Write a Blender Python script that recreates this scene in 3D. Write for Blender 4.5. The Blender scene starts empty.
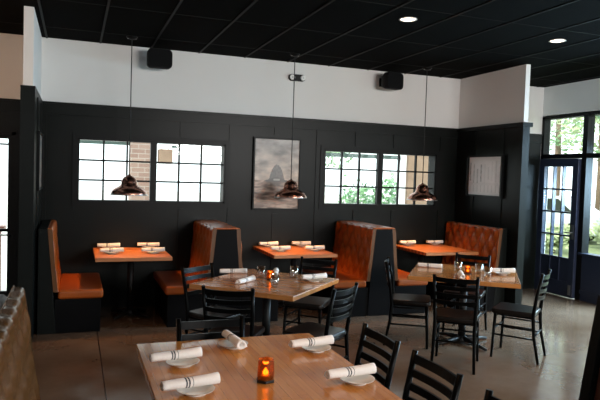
import bpy, bmesh, math, random
from mathutils import Matrix, Vector, noise
R = math.radians
random.seed(7)
S = bpy.context.scene
COL = S.collection

# ------------------------------------------------------------------ camera
cam_d = bpy.data.cameras.new('camera'); cam = bpy.data.objects.new('camera', cam_d); COL.objects.link(cam)
cam_d.sensor_width = 36.0; cam_d.lens = 36.0 * 607.14 / 600.0
r_ = Vector((0.93727644, -0.34709468, 0.0322206)); u_ = Vector((-0.01561572, 0.05053162, 0.99860037)); f_ = Vector((0.34823703, 0.93646775, -0.04194196))
M = Matrix(((r_.x, u_.x, -f_.x, 0.0), (r_.y, u_.y, -f_.y, -7.95), (r_.z, u_.z, -f_.z, 1.748), (0, 0, 0, 1)))
cam.matrix_world = M
cam_d.clip_start = 0.05; cam_d.clip_end = 200
cam_d.dof.use_dof = True; cam_d.dof.focus_distance = 6.6; cam_d.dof.aperture_fstop = 9.0
S.camera = cam

# ------------------------------------------------------------------ world, light, exposure
world = bpy.data.worlds.new('world'); S.world = world; world.use_nodes = True
bg = world.node_tree.nodes['Background']; bg.inputs[0].default_value = (0.88, 0.95, 1.0, 1); bg.inputs[1].default_value = 2.7
S.view_settings.view_transform = 'Standard'; S.view_settings.look = 'None'
S.view_settings.exposure = 0.0; S.view_settings.gamma = 1.0; S.view_settings.use_curve_mapping = False
S.cycles.use_denoising = True
S.cycles.max_bounces = 8; S.cycles.transparent_max_bounces = 16; S.cycles.caustics_reflective = False; S.cycles.caustics_refractive = False
S.cycles.sample_clamp_indirect = 3.0

def area(name, loc, rot, sx, sy, power, color):
    d = bpy.data.lights.new(name, 'AREA'); d.shape = 'RECTANGLE'; d.size = sx; d.size_y = sy; d.energy = power; d.color = color
    o = bpy.data.objects.new(name, d); o.location = loc; o.rotation_euler = rot; COL.objects.link(o); return o
# daylight entering by the street-front windows behind the camera and by the glazed right wall
area('front_window_daylight', (-2.2, -11.3, 2.62), (R(90), 0, 0), 3.0, 1.05, 8, (1.0, 0.97, 0.92))
area('front_window_daylight', (5.0, -11.3, 2.62), (R(90), 0, 0), 4.0, 1.05, 480, (1.0, 0.96, 0.93))
area('glazed_wall_daylight', (7.45, -5.2, 1.35), (R(90), 0, R(90)), 3.4, 2.5, 35, (0.66, 0.83, 1.0))
area('entrance_daylight', (7.85, -2.3, 1.9), (R(38), 0, R(90)), 2.0, 1.9, 620, (0.50, 0.74, 1.0))
sun_d = bpy.data.lights.new('sun', 'SUN'); sun_d.energy = 5.0; sun_d.angle = R(4); sun_d.color = (1.0, 0.95, 0.86)
sun = bpy.data.objects.new('sun', sun_d); COL.objects.link(sun); sun.rotation_euler = Vector((0.62, 0.42, -0.80)).to_track_quat('-Z', 'Y').to_euler()

def spot(name, loc, power, color, ang, blend=0.6, rad=0.03, rot=(0, 0, 0)):
    d = bpy.data.lights.new(name, 'SPOT'); d.energy = power; d.color = color; d.spot_size = R(ang); d.spot_blend = blend; d.shadow_soft_size = rad
    o = bpy.data.objects.new(name, d); o.location = loc; o.rotation_euler = rot; COL.objects.link(o); return o

# ------------------------------------------------------------------ mesh helpers
class MB:
    def __init__(s): s.v = []; s.f = []; s.m = []; s.s = []; s.xf = Matrix.Identity(4)
    def add(s, vs, fs, mi=0, smooth=False):
        b = len(s.v); s.v += [tuple(s.xf @ Vector(v)) for v in vs]
        for f in fs: s.f.append([b + i for i in f]); s.m.append(mi); s.s.append(smooth)
        return s
    def box(s, x0, x1, y0, y1, z0, z1, mi=0):
        vs = [(x, y, z) for x in (x0, x1) for y in (y0, y1) for z in (z0, z1)]
        return s.add(vs, [(0, 1, 3, 2), (4, 6, 7, 5), (0, 4, 5, 1), (2, 3, 7, 6), (0, 2, 6, 4), (1, 5, 7, 3)], mi)
    def prism(s, poly, a0, a1, axis='z', mi=0, smooth=False):
        n = len(poly)
        def P(p, a): return {'z': (p[0], p[1], a), 'y': (p[0], a, p[1]), 'x': (a, p[0], p[1])}[axis]
        vs = [P(p, a0) for p in poly] + [P(p, a1) for p in poly]
        s.add(vs, [tuple(range(n))[::-1], tuple(range(n, 2 * n))], mi)
        b = len(s.v) - 2 * n
        for i in range(n):
            j = (i + 1) % n; s.f.append([b + i, b + j, b + n + j, b + n + i]); s.m.append(mi); s.s.append(smooth)
        return s
    def tube(s, path, rad, n=10, mi=0, cap=True, flat=1.0):
        path = [Vector(p) for p in path]; rads = rad if isinstance(rad, (list, tuple)) else [rad] * len(path)
        rings = []; up = None
        for i, p in enumerate(path):
            t = (path[min(i + 1, len(path) - 1)] - path[max(i - 1, 0)]).normalized()
            if up is None: up = Vector((0, 0, 1)) if abs(t.z) < 0.9 else Vector((1, 0, 0))
            a = t.cross(up).normalized(); b = t.cross(a).normalized()
            rings.append([p + (a * math.cos(2 * math.pi * k / n) + b * math.sin(2 * math.pi * k / n) * flat) * rads[i] for k in range(n)])
        vs = [v for r in rings for v in r]; fs = []
        for i in range(len(rings) - 1):
            for k in range(n): fs.append((i * n + k, i * n + (k + 1) % n, (i + 1) * n + (k + 1) % n, (i + 1) * n + k))
        s.add(vs, fs, mi, True)
        if cap: s.add(rings[0], [tuple(range(n))[::-1]], mi); s.add(rings[-1], [tuple(range(n))], mi)
        return s
    def lathe(s, prof, n=32, mi=0, cx=0, cy=0, z=0, smooth=True, cap=True):
        vs = [(cx + r * math.cos(2 * math.pi * k / n), cy + r * math.sin(2 * math.pi * k / n), z + h) for r, h in prof for k in range(n)]
        fs = []
        for i in range(len(prof) - 1):
            for k in range(n): fs.append((i * n + k, i * n + (k + 1) % n, (i + 1) * n + (k + 1) % n, (i + 1) * n + k))
        s.add(vs, fs, mi, smooth)
        if cap and prof[0][0] > 1e-4: s.add(vs[:n], [tuple(range(n))[::-1]], mi)
        if cap and prof[-1][0] > 1e-4: s.add(vs[-n:], [tuple(range(n))], mi)
        return s
    def build(s, name, mats, parent=None, bevel=0, loc=None, seg=2):
        me = bpy.data.meshes.new(name); me.from_pydata(s.v, [], s.f)
        mats = mats if isinstance(mats, (list, tuple)) else [mats]
        for m in mats: me.materials.append(m)
        for p, mi, sm in zip(me.polygons, s.m, s.s): p.material_index = mi; p.use_smooth = sm
        bm = bmesh.new(); bm.from_mesh(me); bmesh.ops.remove_doubles(bm, verts=bm.verts, dist=1e-5); bmesh.ops.recalc_face_normals(bm, faces=bm.faces); bm.to_mesh(me); bm.free()
        me.update()
        o = bpy.data.objects.new(name, me); COL.objects.link(o)
        if parent: o.parent = parent
        if loc: o.location = loc
        if bevel:
            b = o.modifiers.new('bevel', 'BEVEL'); b.width = bevel; b.segments = seg; b.limit_method = 'ANGLE'; b.angle_limit = R(40)
        return o

def tag(o, label, cat, group=None, kind=None):
    if label: o['label'] = label
    if cat: o['category'] = cat
    if group: o['group'] = group
    if kind: o['kind'] = kind
    return o
def thing(name, label, cat, loc=(0, 0, 0), rz=0, group=None):
    o = bpy.data.objects.new(name, None); COL.objects.link(o); o.location = loc; o.rotation_euler = (0, 0, rz); o.empty_display_size = 0.1
    return tag(o, label, cat, group)
def struct(name, mb, mat, parent=None, bevel=0):
    o = mb.build(name, mat, parent, bevel)
    if not parent: o['kind'] = 'structure'
    return o
def sempty(name, loc=(0, 0, 0)):
    o = bpy.data.objects.new(name, None); COL.objects.link(o); o.location = loc; o['kind'] = 'structure'; return o
def copy_tree(o, parent=None):
    c = o.copy(); COL.objects.link(c); c.parent = parent
    for ch in o.children: copy_tree(ch, c)
    return c

# ------------------------------------------------------------------ materials
def mat(name, color, rough=0.5, metal=0.0, spec=0.5, coat=0.0, var=0.0, vscale=6.0, bump=0.0, bscale=60.0, emit=None, estr=0.0, trans=0.0, ior=1.5, rvar=0.0):
    m = bpy.data.materials.new(name); m.use_nodes = True; nt = m.node_tree; b = nt.nodes['Principled BSDF']
    b.inputs['Base Color'].default_value = (*color, 1); b.inputs['Roughness'].default_value = rough; b.inputs['Metallic'].default_value = metal
    b.inputs['Specular IOR Level'].default_value = spec; b.inputs['Coat Weight'].default_value = coat; b.inputs['Transmission Weight'].default_value = trans; b.inputs['IOR'].default_value = ior
    if emit: b.inputs['Emission Color'].default_value = (*emit, 1); b.inputs['Emission Strength'].default_value = estr
    tc = nt.nodes.new('ShaderNodeTexCoord')
    if var or rvar:
        n = nt.nodes.new('ShaderNodeTexNoise'); n.inputs['Scale'].default_value = vscale; n.inputs['Detail'].default_value = 6
        nt.links.new(tc.outputs['Object'], n.inputs['Vector'])
        if var:
            mx = nt.nodes.new('ShaderNodeMix'); mx.data_type = 'RGBA'
            mx.inputs[6].default_value = (*[c * (1 - var) for c in color], 1); mx.inputs[7].default_value = (*[min(1, c * (1 + var)) for c in color], 1)
            nt.links.new(n.outputs['Fac'], mx.inputs[0]); nt.links.new(mx.outputs[2], b.inputs['Base Color'])
        if rvar:
            mr = nt.nodes.new('ShaderNodeMapRange'); mr.inputs['From Min'].default_value = 0.3; mr.inputs['From Max'].default_value = 0.7
            mr.inputs['To Min'].default_value = rough - rvar; mr.inputs['To Max'].default_value = rough + rvar
            nt.links.new(n.outputs['Fac'], mr.inputs['Value']); nt.links.new(mr.outputs['Result'], b.inputs['Roughness'])
    if bump:
        n2 = nt.nodes.new('ShaderNodeTexNoise'); n2.inputs['Scale'].default_value = bscale; n2.inputs['Detail'].default_value = 4
        bp = nt.nodes.new('ShaderNodeBump'); bp.inputs['Strength'].default_value = bump; bp.inputs['Distance'].default_value = 0.01
        nt.links.new(tc.outputs['Object'], n2.inputs['Vector']); nt.links.new(n2.outputs['Fac'], bp.inputs['Height']); nt.links.new(bp.outputs['Normal'], b.inputs['Normal'])
    return m

def wood_mat(name, c1, c2, c3, axis='x', rough=0.22, stave=0.045, coat=0.45):
    m = bpy.data.materials.new(name); m.use_nodes = True; nt = m.node_tree; b = nt.nodes['Principled BSDF']; L = nt.links.new
    tc = nt.nodes.new('ShaderNodeTexCoord'); mp = nt.nodes.new('ShaderNodeMapping')
    if axis == 'y': mp.inputs['Rotation'].default_value = (0, 0, R(90))
    L(tc.outputs['Object'], mp.inputs['Vector'])
    br = nt.nodes.new('ShaderNodeTexBrick'); br.inputs['Scale'].default_value = 1.0; br.inputs['Brick Width'].default_value = 0.42; br.inputs['Row Height'].default_value = stave
    br.inputs['Mortar Size'].default_value = 0.0006; br.inputs['Color1'].default_value = (*c1, 1); br.inputs['Color2'].default_value = (*c2, 1); br.inputs['Mortar'].default_value = (*[c * 0.45 for c in c3], 1); br.offset = 0.37
    L(mp.outputs['Vector'], br.inputs['Vector'])
    m2 = nt.nodes.new('ShaderNodeMapping'); m2.inputs['Scale'].default_value = (3, 45, 30); L(mp.outputs['Vector'], m2.inputs['Vector'])
    n = nt.nodes.new('ShaderNodeTexNoise'); n.inputs['Scale'].default_value = 1.2; n.inputs['Detail'].default_value = 8; L(m2.outputs['Vector'], n.inputs['Vector'])
    mx = nt.nodes.new('ShaderNodeMix'); mx.data_type = 'RGBA'; mx.blend_type = 'MIX'
    mr = nt.nodes.new('ShaderNodeMapRange'); mr.inputs['From Min'].default_value = 0.4; mr.inputs['From Max'].default_value = 0.75; mr.inputs['To Max'].default_value = 0.65
    L(n.outputs['Fac'], mr.inputs['Value']); L(mr.outputs['Result'], mx.inputs[0]); L(br.outputs['Color'], mx.inputs[6]); mx.inputs[7].default_value = (*c3, 1)
    L(mx.outputs[2], b.inputs['Base Color']); b.inputs['Roughness'].default_value = rough; b.inputs['Coat Weight'].default_value = coat; b.inputs['Coat Roughness'].default_value = 0.09
    return m

MT = {}
MT['black_paint'] = mat('black_panel_paint', (0.0056, 0.0070, 0.0062), 0.36, spec=0.14, var=0.12, vscale=3, bump=0.05, bscale=25)
MT['white_wall'] = mat('white_wall_paint', (0.80, 0.79, 0.77), 0.75, var=0.03, vscale=2, bump=0.04, bscale=120)
MT['ceiling'] = mat('black_ceiling_tile', (0.0012, 0.0012, 0.0009), 0.95, spec=0.04, var=0.25, vscale=9, bump=0.25, bscale=180)
MT['tbar'] = mat('black_ceiling_bar', (0.006, 0.006, 0.0055), 0.6, spec=0.15)
MT['leather'] = mat('tan_leather', (0.36, 0.075, 0.009), 0.31, var=0.12, vscale=5, bump=0.03, bscale=200)
MT['leather_edge'] = mat('tan_leather_welt', (0.115, 0.043, 0.012), 0.42, spec=0.3, var=0.15)
MT['cap'] = mat('glossy_bench_cap', (0.03, 0.035, 0.03), 0.16, spec=0.6)
MT['bench_base'] = mat('black_bench_base', (0.004, 0.004, 0.0045), 0.5, spec=0.06)
MT['chair'] = mat('black_chair_metal', (0.0013, 0.0015, 0.0015), 0.34, spec=0.08)
MT['vinyl'] = mat('dark_seat_vinyl', (0.008, 0.006, 0.005), 0.28, spec=0.25, bump=0.05, bscale=90)
MT['iron'] = mat('cast_iron', (0.005, 0.005, 0.005), 0.45, spec=0.3)
MT['copper'] = mat('dark_copper', (0.36, 0.17, 0.12), 0.26, metal=1.0, var=0.6, vscale=22)
MT['cord'] = mat('black_cord', (0.01, 0.01, 0.01), 0.6)
MT['frame'] = mat('black_frame', (0.005, 0.0055, 0.0055), 0.4, spec=0.15)
MT['silver'] = mat('silver_metal', (0.55, 0.55, 0.55), 0.3, metal=1.0)
MT['speaker'] = mat('speaker_black', (0.004, 0.004, 0.0045), 0.6, spec=0.15, bump=0.2, bscale=400)
MT['ceramic'] = mat('white_ceramic', (0.72, 0.68, 0.62), 0.2)
MT['cloth'] = mat('white_napkin_cloth', (0.88, 0.85, 0.81), 0.85, bump=0.3, bscale=90, var=0.05)
MT['stripe'] = mat('napkin_navy_stripe', (0.03, 0.035, 0.05), 0.85)
MT['butcher'] = wood_mat('butcher_block_light', (0.66, 0.30, 0.075), (0.56, 0.22, 0.045), (0.44, 0.15, 0.028), 'y', 0.25)
MT['butcher_x'] = wood_mat('butcher_block_tan', (0.56, 0.24, 0.07), (0.44, 0.17, 0.042), (0.33, 0.11, 0.025), 'x', 0.25)
MT['butcher_lit'] = wood_mat('butcher_block_lamplit', (0.52, 0.20, 0.07), (0.42, 0.15, 0.045), (0.34, 0.11, 0.03), 'x', 0.42, coat=0.05)  # same wood as the other tops; redder tone carries the pendants' orange light
MT['brick'] = None
MT['door_paint'] = mat('black_door_paint_daylit', (0.030, 0.040, 0.075), 0.3)  # black paint on door and knee wall, bluish daylight put into its colour
MT['bulb'] = mat('warm_bulb', (1, 0.8, 0.5), 0.4, emit=(1.0, 0.62, 0.3), estr=6)
MT['lamp_disc'] = mat('downlight_lens', (1, 0.9, 0.8), 0.4, emit=(1.0, 0.80, 0.62), estr=9)
MT['white_trim'] = mat('white_lamp_trim', (0.6, 0.58, 0.55), 0.4)
MT['flame'] = mat('candle_flame', (1, 0.5, 0.1), 0.5, emit=(1.0, 0.45, 0.07), estr=10)
MT['wax'] = mat('candle_wax', (0.8, 0.6, 0.4), 0.5)
MT['post'] = mat('weathered_timber', (0.30, 0.20, 0.14), 0.7, var=0.25, vscale=8)
MT['green_beam'] = mat('painted_beam', (0.05, 0.085, 0.075), 0.5)
MT['whitepost'] = mat('white_painted_metal', (0.8, 0.82, 0.84), 0.5)
MT['bark'] = mat('tree_bark', (0.22, 0.15, 0.11), 0.9, var=0.3, vscale=12)
MT['lawn'] = mat('pale_pavement', (0.55, 0.55, 0.52), 0.9, var=0.15, vscale=1.5)
MT['deck'] = mat('red_brown_timber', (0.20, 0.07, 0.045), 0.6, var=0.2, vscale=8)
def leafm(name, c):
    m = mat(name, c, 0.6, var=0.35, vscale=3)
    return m
MT['leaf'] = leafm('pale_green_leaf', (0.26, 0.42, 0.22)); MT['leaf2'] = leafm('mid_green_leaf', (0.15, 0.30, 0.14)); MT['leaf3'] = leafm('yellow_green_leaf', (0.42, 0.50, 0.28))
def brick_mat():
    m = bpy.data.materials.new('red_brick'); m.use_nodes = True; nt = m.node_tree; b = nt.nodes['Principled BSDF']; L = nt.links.new
    tc = nt.nodes.new('ShaderNodeTexCoord'); sx = nt.nodes.new('ShaderNodeSeparateXYZ'); cb = nt.nodes.new('ShaderNodeCombineXYZ'); ad = nt.nodes.new('ShaderNodeMath')
    L(tc.outputs['Object'], sx.inputs[0]); L(sx.outputs[0], ad.inputs[0]); L(sx.outputs[1], ad.inputs[1]); L(ad.outputs[0], cb.inputs[0]); L(sx.outputs[2], cb.inputs[1])
    br = nt.nodes.new('ShaderNodeTexBrick'); br.inputs['Scale'].default_value = 1; br.inputs['Brick Width'].default_value = 0.21; br.inputs['Row Height'].default_value = 0.075; br.inputs['Mortar Size'].default_value = 0.006
    br.inputs['Color1'].default_value = (0.26, 0.16, 0.13, 1); br.inputs['Color2'].default_value = (0.34, 0.23, 0.19, 1); br.inputs['Mortar'].default_value = (0.42, 0.36, 0.32, 1)
    L(cb.outputs[0], br.inputs['Vector']); L(br.outputs['Color'], b.inputs['Base Color']); b.inputs['Roughness'].default_value = 0.85
    return m
MT['brick'] = brick_mat()
def floor_mat():
    m = bpy.data.materials.new('polished_concrete'); m.use_nodes = True; nt = m.node_tree; b = nt.nodes['Principled BSDF']; L = nt.links.new
    tc = nt.nodes.new('ShaderNodeTexCoord')
    n = nt.nodes.new('ShaderNodeTexNoise'); n.inputs['Scale'].default_value = 1.1; n.inputs['Detail'].default_value = 9; n.inputs['Roughness'].default_value = 0.62; L(tc.outputs['Object'], n.inputs['Vector'])
    cr = nt.nodes.new('ShaderNodeValToRGB'); cr.color_ramp.elements[0].position = 0.32; cr.color_ramp.elements[0].color = (0.12, 0.072, 0.042, 1); cr.color_ramp.elements[1].position = 0.72; cr.color_ramp.elements[1].color = (0.215, 0.152, 0.108, 1)
    L(n.outputs['Fac'], cr.inputs[0])
    br = nt.nodes.new('ShaderNodeTexBrick'); br.offset = 0.0; br.inputs['Scale'].default_value = 1; br.inputs['Brick Width'].default_value = 12.0; br.inputs['Row Height'].default_value = 30.0; br.inputs['Mortar Size'].default_value = 0.006; br.inputs['Mortar Smooth'].default_value = 0.2
    mp = nt.nodes.new('ShaderNodeMapping'); mp.inputs['Location'].default_value = (-0.25, 15.0, 0); L(tc.outputs['Object'], mp.inputs['Vector']); L(mp.outputs['Vector'], br.inputs['Vector'])
    mx = nt.nodes.new('ShaderNodeMix'); mx.data_type = 'RGBA'; L(br.outputs['Fac'], mx.inputs[0]); L(cr.outputs['Color'], mx.inputs[6]); mx.inputs[7].default_value = (0.03, 0.02, 0.015, 1)
    L(mx.outputs[2], b.inputs['Base Color'])
    n2 = nt.nodes.new('ShaderNodeTexNoise'); n2.inputs['Scale'].default_value = 2.3; n2.inputs['Detail'].default_value = 5; L(tc.outputs['Object'], n2.inputs['Vector'])
    mr = nt.nodes.new('ShaderNodeMapRange'); mr.inputs['From Min'].default_value = 0.3; mr.inputs['From Max'].default_value = 0.7; mr.inputs['To Min'].default_value = 0.10; mr.inputs['To Max'].default_value = 0.24
    L(n2.outputs['Fac'], mr.inputs['Value']); L(mr.outputs['Result'], b.inputs['Roughness'])
    bp = nt.nodes.new('ShaderNodeBump'); bp.inputs['Strength'].default_value = 0.08; bp.inputs['Distance'].default_value = 0.02; L(n2.outputs['Fac'], bp.inputs['Height']); L(bp.outputs['Normal'], b.inputs['Normal'])
    return m
MT['floor'] = floor_mat()
def glass_mat(name, tint=(1, 1, 1), refl=0.035, gain=0.75):
    m = bpy.data.materials.new(name); m.use_nodes = True; nt = m.node_tree; nt.nodes.clear(); L = nt.links.new
    out = nt.nodes.new('ShaderNodeOutputMaterial'); tr = nt.nodes.new('ShaderNodeBsdfTransparent'); tr.inputs[0].default_value = (*tint, 1)
    gl = nt.nodes.new('ShaderNodeBsdfGlossy'); gl.inputs['Roughness'].default_value = 0.02; lw = nt.nodes.new('ShaderNodeLayerWeight'); lw.inputs['Blend'].default_value = 0.5
    pw = nt.nodes.new('ShaderNodeMath'); pw.operation = 'POWER'; pw.inputs[1].default_value = 4.0; L(lw.outputs['Facing'], pw.inputs[0])
    ma = nt.nodes.new('ShaderNodeMath'); ma.operation = 'MULTIPLY_ADD'; ma.inputs[1].default_value = gain; ma.inputs[2].default_value = refl; L(pw.outputs[0], ma.inputs[0])
    mx = nt.nodes.new('ShaderNodeMixShader'); L(ma.outputs[0], mx.inputs[0]); L(tr.outputs[0], mx.inputs[1]); L(gl.outputs[0], mx.inputs[2]); L(mx.outputs[0], out.inputs[0]); return m
MT['pane'] = glass_mat('window_glass', (0.97, 1.0, 0.98))
MT['tumbler'] = glass_mat('tumbler_glass', (0.95, 0.97, 0.97), 0.22, 1.0)
MT['amber'] = mat('amber_glass', (0.60, 0.18, 0.03), 0.08, trans=0.9, ior=1.3, emit=(1.0, 0.20, 0.02), estr=0.02)
def vcol_mat(name, rough=0.35):
    m = bpy.data.materials.new(name); m.use_nodes = True; nt = m.node_tree; b = nt.nodes['Principled BSDF']
    a = nt.nodes.new('ShaderNodeVertexColor'); a.layer_name = 'print'; nt.links.new(a.outputs[0], b.inputs['Base Color']); b.inputs['Roughness'].default_value = rough
    return m
MT['print'] = vcol_mat('printed_paper')

# ------------------------------------------------------------------ setting
ZC = 3.286; ZB = 2.505
struct('floor', MB().box(-5, 7.3, -11.2, 0.2, -0.12, 0), MT['floor'])
struct('ceiling', MB().box(-5, 7.3, -11.2, 0.2, ZC, ZC + 0.15), MT['ceiling'])
g = MB()
x = 0.27 - 0.61 * 8
while x < 7.1: g.box(x - 0.011, x + 0.011, -11, -0.002, ZC - 0.007, ZC + 0.001); x += 0.61
y = -0.62
while y > -11: g.box(-4.9, 7.1, y - 0.004, y + 0.004, ZC - 0.002, ZC + 0.001); y -= 1.22
struct('trim_1', g, MT['tbar'])

# back wall with openings: (x0,x1,z0,z1)
OPEN = [(-1.72, -0.66, 0.0, 2.14), (0.03, 1.87, 1.33, 2.11), (3.29, 5.12, 1.33, 2.11)]
def wall_y(mb, x0, x1, y0, y1, z0, z1, ops, mi=0):
    xs = sorted({x0, x1} | {o[0] for o in ops} | {o[1] for o in ops})
    for a, b in zip(xs[:-1], xs[1:]):
        if b <= x0 or a >= x1: continue
        cols = [(o[2], o[3]) for o in ops if o[0] <= a + 1e-6 and o[1] >= b - 1e-6]
        z = z0
        for c0, c1 in sorted(cols):
            if c0 > z: mb.box(a, b, y0, y1, z, c0, mi)
            z = max(z, c1)
        if z < z1: mb.box(a, b, y0, y1, z, z1, mi)
    return mb
struct('wall_back', wall_y(MB(), -4.9, 7.3, 0.0, 0.15, 0, ZC, OPEN), MT['white_wall'])
# black panelling with battens and cap
pan = wall_y(MB(), -4.9, 7.1, -0.018, -0.0005, 0, ZB, OPEN)
for bx in (-0.2, 0.0, ): pass
BAT = [-0.36, 1.30, 1.95, 2.58, 3.20, 3.80, 4.42, 5.22, 6.2]
for bx in BAT:
    segs = [(0.12, ZB - 0.03)]
    for o in OPEN:
        if o[0] - 0.07 < bx < o[1] + 0.07: segs = [(0.12, o[2] - 0.07), (o[3] + 0.07, ZB - 0.03)]
    if bx == 2.58: segs = [(0.12, 1.2), (2.28, ZB - 0.03)]
    for a, b in segs: pan.box(bx - 0.035, bx + 0.035, -0.03, -0.017, a, b)
pan.box(-4.9, 7.1, -0.034, -0.017, 2.38, ZB); pan.box(-4.9, 7.1, -0.05, 0, ZB, ZB + 0.02)
struct('trim_2', pan, MT['black_paint'])

def mwin(idx, x0, x1, z0, z1, split):
    w = sempty('window_%d' % idx, (0, 0, 0))
    f = MB()
    f.box(x0, x1, -0.035, 0.149, z1 - 0.02, z1).box(x0, x1, -0.035, 0.149, z0, z0 + 0.02).box(x0, x0 + 0.02, -0.035, 0.149, z0, z1).box(x1 - 0.02, x1, -0.035, 0.149, z0, z1)
    f.box(x0 - 0.06, x1 + 0.06, -0.042, -0.018, z1, z1 + 0.06).box(x0 - 0.06, x1 + 0.06, -0.042, -0.018, z0 - 0.06, z0).box(x0 - 0.06, x0, -0.042, -0.018, z0, z1).box(x1, x1 + 0.06, -0.042, -0.018, z0, z1)
    f.box(split - 0.04, split + 0.04, -0.02, 0.045, z0, z1)
    f.build('window_frame', MT['frame'], w)
    for a, b in ((x0 + 0.02, split - 0.04), (split + 0.04, x1 - 0.02)):
        m = MB()
        for k in (1, 2):
            xx = a + (b - a) * k / 3; m.box(xx - 0.011, xx + 0.011, 0.02, 0.06, z0 + 0.02, z1 - 0.02)
            zz = z0 + 0.02 + (z1 - z0 - 0.04) * k / 3; m.box(a, b, 0.02, 0.06, zz - 0.011, zz + 0.011)
        m.build('muntin_grid', MT['frame'], w)
        MB().box(a, b, 0.037, 0.043, z0 + 0.02, z1 - 0.02).build('window_pane', MT['pane'], w)
mwin(1, 0.03, 1.87, 1.33, 2.11, 0.94)
mwin(2, 3.29, 5.12, 1.33, 2.11, 4.19)

# left partition (ends at y=-1.45) and right partition
def partition(name, xa, xb, cap):
    o = sempty(name)
    MB().box(xa, xb, -1.45, -0.001, ZB + 0.02, ZC).build('plaster', MT['white_wall'], o)
    m = MB().box(xa - 0.02, xb + 0.02, -1.47, -0.02, 0, ZB)
    if cap: m.box(xa - 0.045, xb + 0.045, -1.495, -0.02, ZB - 0.035, ZB + 0.02)
    else: m.box(xa - 0.022, xb + 0.022, -1.472, -0.02, ZB, ZB + 0.02)
    for yy in (-0.45, -1.08):
        for xx in (xa - 0.02, xb + 0.02): m.box(xx - 0.012, xx + 0.012, yy - 0.03, yy + 0.03, 0.1, ZB - 0.05)
    m.build('panelling', MT['black_paint'], o)
    return o
partition('wall_booth_left', -0.485, -0.395, 0)
partition('wall_booth_right', 5.515, 5.585, 1)

# glazed right wall in plane x = 7.12..7.25
XG = 7.12
gw = MB(); gw.box(XG, XG + 0.14, -11, 0, 2.80, ZC); gl = gw.build('wall_right', MT['white_wall']); gl['kind'] = 'structure'
kw = MB(); kw.box(XG, XG + 0.14, -1.45, -0.90, 0, 0.68).box(XG - 0.03, XG + 0.14, -1.45, -0.90, 0.68, 0.71).box(XG - 0.012, XG, -1.45, -0.95, 0.1, 0.16).box(XG, XG + 0.14, -11, -7.1, 0, 0.71)
for yy in (-7.6, -8.9): kw.box(XG - 0.012, XG, yy - 0.04, yy + 0.04, 0.16, 0.66)
o = kw.build('trim_3', MT['door_paint']); o['kind'] = 'structure'
w = sempty('window_3')
fr = MB(); fr.box(XG, XG + 0.12, -11, 0, 2.13, 2.20).box(XG, XG + 0.12, -11, 0, 2.76, 2.82).box(XG, XG + 0.12, -0.055, 0, 0, 2.8)
mull = [-0.915, -1.45] + [-2.70 - 1.25 * k for k in range(7)]
for yy in mull: fr.box(XG - 0.01, XG + 0.12, yy - 0.045, yy + 0.045, 0.0, 2.80)
fr.build('window_frame', MT['frame'], w)
for a, b in zip(mull[:-1], mull[1:]):
    MB().box(XG + 0.05, XG + 0.056, b + 0.045, a - 0.045, 0.71 if a > -1 or a < -7 else 0.0, 2.13).build('window_pane', MT['pane'], w)
    MB().box(XG + 0.05, XG + 0.056, b + 0.045, a - 0.045, 2.20, 2.76).build('window_pane', MT['pane'], w)
MB().box(XG + 0.05, XG + 0.056, -0.87, -0.055, 2.20, 2.76).build('window_pane', MT['pane'], w)
# door with small panes
d = sempty('door_1', (XG, 0, 0))
X0, X1 = -0.06, 0.0
dm = MB(); Y0, Y1 = -0.865, -0.06
dm.box(X0, X1, Y0, Y0 + 0.11, 0.01, 2.12).box(X0, X1, Y1 - 0.11, Y1, 0.01, 2.12).box(X0, X1, Y0 + 0.11, Y1 - 0.11, 2.00, 2.12).box(X0, X1, Y0 + 0.11, Y1 - 0.11, 0.01, 0.24)
dm.build('door_leaf', MT['door_paint'], d, 0.004)
mm = MB(); ya, yb = Y0 + 0.11, Y1 - 0.11
rows = [0.24 + (2.0 - 0.24) * k / 5 for k in range(6)]
for k in (1, 2): yy = ya + (yb - ya) * k / 3; mm.box(X0, X1, yy - 0.010, yy + 0.010, 0.24, 2.0)
for z in rows[1:-1]: mm.box(X0, X1, ya, yb, z - 0.013, z + 0.013)
mm.build('muntin_grid', MT['door_paint'], d)
MB().box(-0.032, -0.027, ya, yb, rows[1], 2.0).build('window_pane', MT['pane'], d)
MB().box(-0.045, -0.020, ya, yb, 0.24, rows[1] ).build('lower_panel', MT['door_paint'], d)
h = MB().tube([(X0 - 0.001, Y0 + 0.055, 1.0), (X0 - 0.05, Y0 + 0.055, 1.0), (X0 - 0.05, Y0 + 0.15, 1.0)], 0.011).lathe([(0.028, 0), (0.028, 0.004)], 16, cx=0, cy=0, z=0)
h = MB().tube([(X0 + 0.001, Y0 + 0.055, 1.0), (X0 - 0.05, Y0 + 0.055, 1.0), (X0 - 0.05, Y0 + 0.15, 1.0)], 0.011).box(X0 - 0.008, X0, Y0 + 0.03, Y0 + 0.08, 0.9, 1.12)
h.build('door_handle', MT['silver'], d)
MB().box(X0 - 0.014, X0, Y0 + 0.04, Y0 + 0.08, 0.05, 0.20).build('foot_bolt', MT['silver'], d)
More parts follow.
